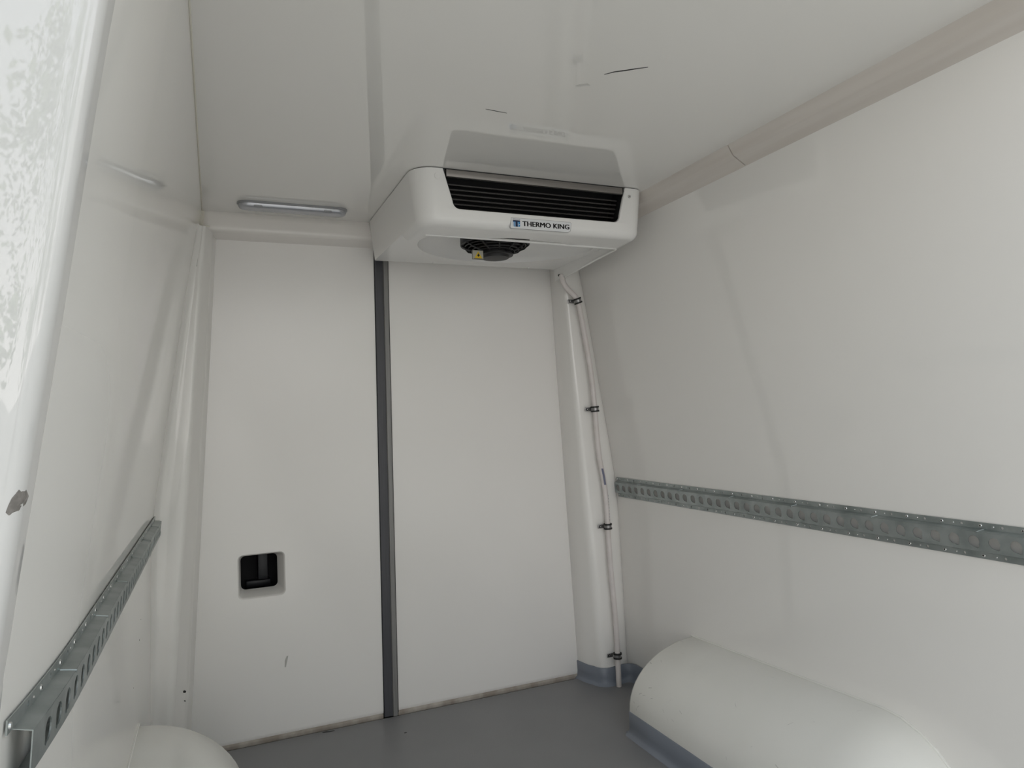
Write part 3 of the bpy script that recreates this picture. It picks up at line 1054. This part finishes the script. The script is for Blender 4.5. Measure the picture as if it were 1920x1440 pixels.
def on_hose(z):
    for a, b in zip(path[:-1], path[1:]):
        if a.z >= z >= b.z:
            t = (a.z - z) / (a.z - b.z)
            return a.lerp(b, t), (b - a).normalized()
for za, zb, da, dbb, mi in ((-0.225, -0.290, -0.9, 0.0, 0),):
    rows = []
    for i in range(6):
        z = za + (zb - za) * i / 5
        c, tdir = on_hose(z)
        rows.append([c + Vector((math.sin(a), -math.cos(a), 0)) * 0.0109 for a in np.linspace(-0.55, 0.25, 6)])
    loft(bm, rows, False, False)
finish('printed_mark', bm, 'inkblue', hose)['label'] = 'small faded blue print on the hose'
bm = nb()
for z in list(np.arange(-0.33, -0.43, -0.012)):
    rows = []
    for i in range(2):
        c, tdir = on_hose(z - 0.006 * i)
        rows.append([c + Vector((math.sin(a), -math.cos(a), 0)) * 0.0109 for a in (0.45, 0.62)])
    loft(bm, rows, False, False)
pm = finish('print_dashes', bm, 'inkblue', hose)
pm['kind'] = 'stuff'
pm['label'] = 'row of tiny dark print dashes'

for z, lab in ((0.442, 'topmost'), (0.011, 'second from the top'), (-0.455, 'third from the top'), (-0.962, 'lowest')):
    c, td = on_hose(z)
    t = thing('hose_clip', (c.x, c.y, z - 0.01), ('rubber lined steel hose clip on the corner post, ' + lab + ' of the four'), 'clip', 'hose clips on the corner post')
    a0 = (Vector((0, -1, 0)) - td * Vector((0, -1, 0)).dot(td)).normalized()
    b0 = td.cross(a0)
    def ring_at(off, r, n=24):
        return [c + td * off + (a0 * math.cos(2 * math.pi * k / n) + b0 * math.sin(2 * math.pi * k / n)) * r for k in range(n)]
    bm = nb()
    loft(bm, [ring_at(-0.0075, 0.0146), ring_at(0.0075, 0.0146)], True, False)
    loft(bm, [ring_at(-0.0075, 0.0118), ring_at(-0.0075, 0.0146)], True, False)
    loft(bm, [ring_at(0.0075, 0.0118), ring_at(0.0075, 0.0146)], True, False)
    finish('steel_band', bm, 'clipsteel', t)
    for sg in (-1, 1):
        bm = nb()
        loft(bm, [ring_at(sg * 0.0052, 0.0108), ring_at(sg * 0.0052, 0.0168), ring_at(sg * 0.0112, 0.0168), ring_at(sg * 0.0112, 0.0108), ring_at(sg * 0.0052, 0.0108)], True, False)
        finish('rubber_edge', bm, 'rubber', t)
    bm = nb()
    yp = 2.4545
    box(bm, c.x - 0.036, c.x - 0.010, yp - 0.0015, yp + 0.0015, z - 0.0075, z + 0.0075, 0.0012)
    tb = finish('tab', bm, 'clipsteel', t)
    bm = nb()
    disc(bm, (c.x - 0.028, yp + 0.012, z), (0, -1, 0), 0.003, 0.003, 0.012, 8)
    disc(bm, (c.x - 0.028, yp - 0.0012, z), (0, -1, 0), 0.0058, 0.0045, 0.003, 12)
    finish('screw', bm, 'lock', tb)
    bm = nb()
    disc(bm, (c.x - 0.028, yp - 0.0040, z), (0, -1, 0), 0.0025, 0.0020, 0.0008, 8)
    finish('screw_slot', bm, 'screwm', tb)

# ------------------------------------------------------------------ trees in the yard behind, mirrored in the glossy jamb
def tree(x, y, h, r, seed, lab=None):
    rr = random.Random(seed)
    t = thing('tree', (x, y, -1.73), lab, 'tree', 'trees behind the open doors')
    bm = nb()
    tube(bm, [(x, y, -1.73), (x + 0.1, y, -1.73 + h * 0.3), (x - 0.05, y + 0.1, -1.73 + h * 0.6), (x, y, -1.73 + h * 0.85)], [0.2, 0.15, 0.1, 0.03], 9)
    finish('trunk', bm, 'bark', t)
    bm = nb()
    for c in range(40):
        th = rr.uniform(0, 6.28); q = math.sqrt(rr.random()); zz = rr.uniform(0.25, 1.0)
        rad = r * (1 - abs(zz - 0.55) * 0.9)
        cc = Vector((x + math.cos(th) * q * rad, y + math.sin(th) * q * rad, -1.73 + h * zz))
        for k in range(70):
            d = Vector((rr.gauss(0, 1), rr.gauss(0, 1), rr.gauss(0, 0.8))) * r * 0.17
            p = cc + d
            s = rr.uniform(0.07, 0.15)
            u = Vector((rr.gauss(0, 1), rr.gauss(0, 1), rr.gauss(0, 1))).normalized()
            w = u.orthogonal().normalized()
            bm.faces.new([bm.verts.new(p + a) for a in (u * s, w * s * 0.5, -u * s, -w * s * 0.5)])
    f = finish('foliage', bm, 'leaf', t, smooth=False)
    f['kind'] = 'stuff'
for i, (x, y, h, r, lab) in enumerate((
        (4.2, -8.5, 7.5, 2.1, 'nearest of the leafy trees outside, mirrored in the glossy door jamb'),
        (11.0, -8.5, 8.0, 2.6, 'leafy tree outside at the far right of the mirrored row'),
        (6.4, -16.0, 10.0, 2.9, 'tall leafy tree outside behind the nearest tree, mirrored in the jamb'),
        (15.5, -15.5, 9.0, 3.0, 'broad leafy tree outside at the edge of the yard'))):
    tree(x, y, h, r, 20 + i, lab)
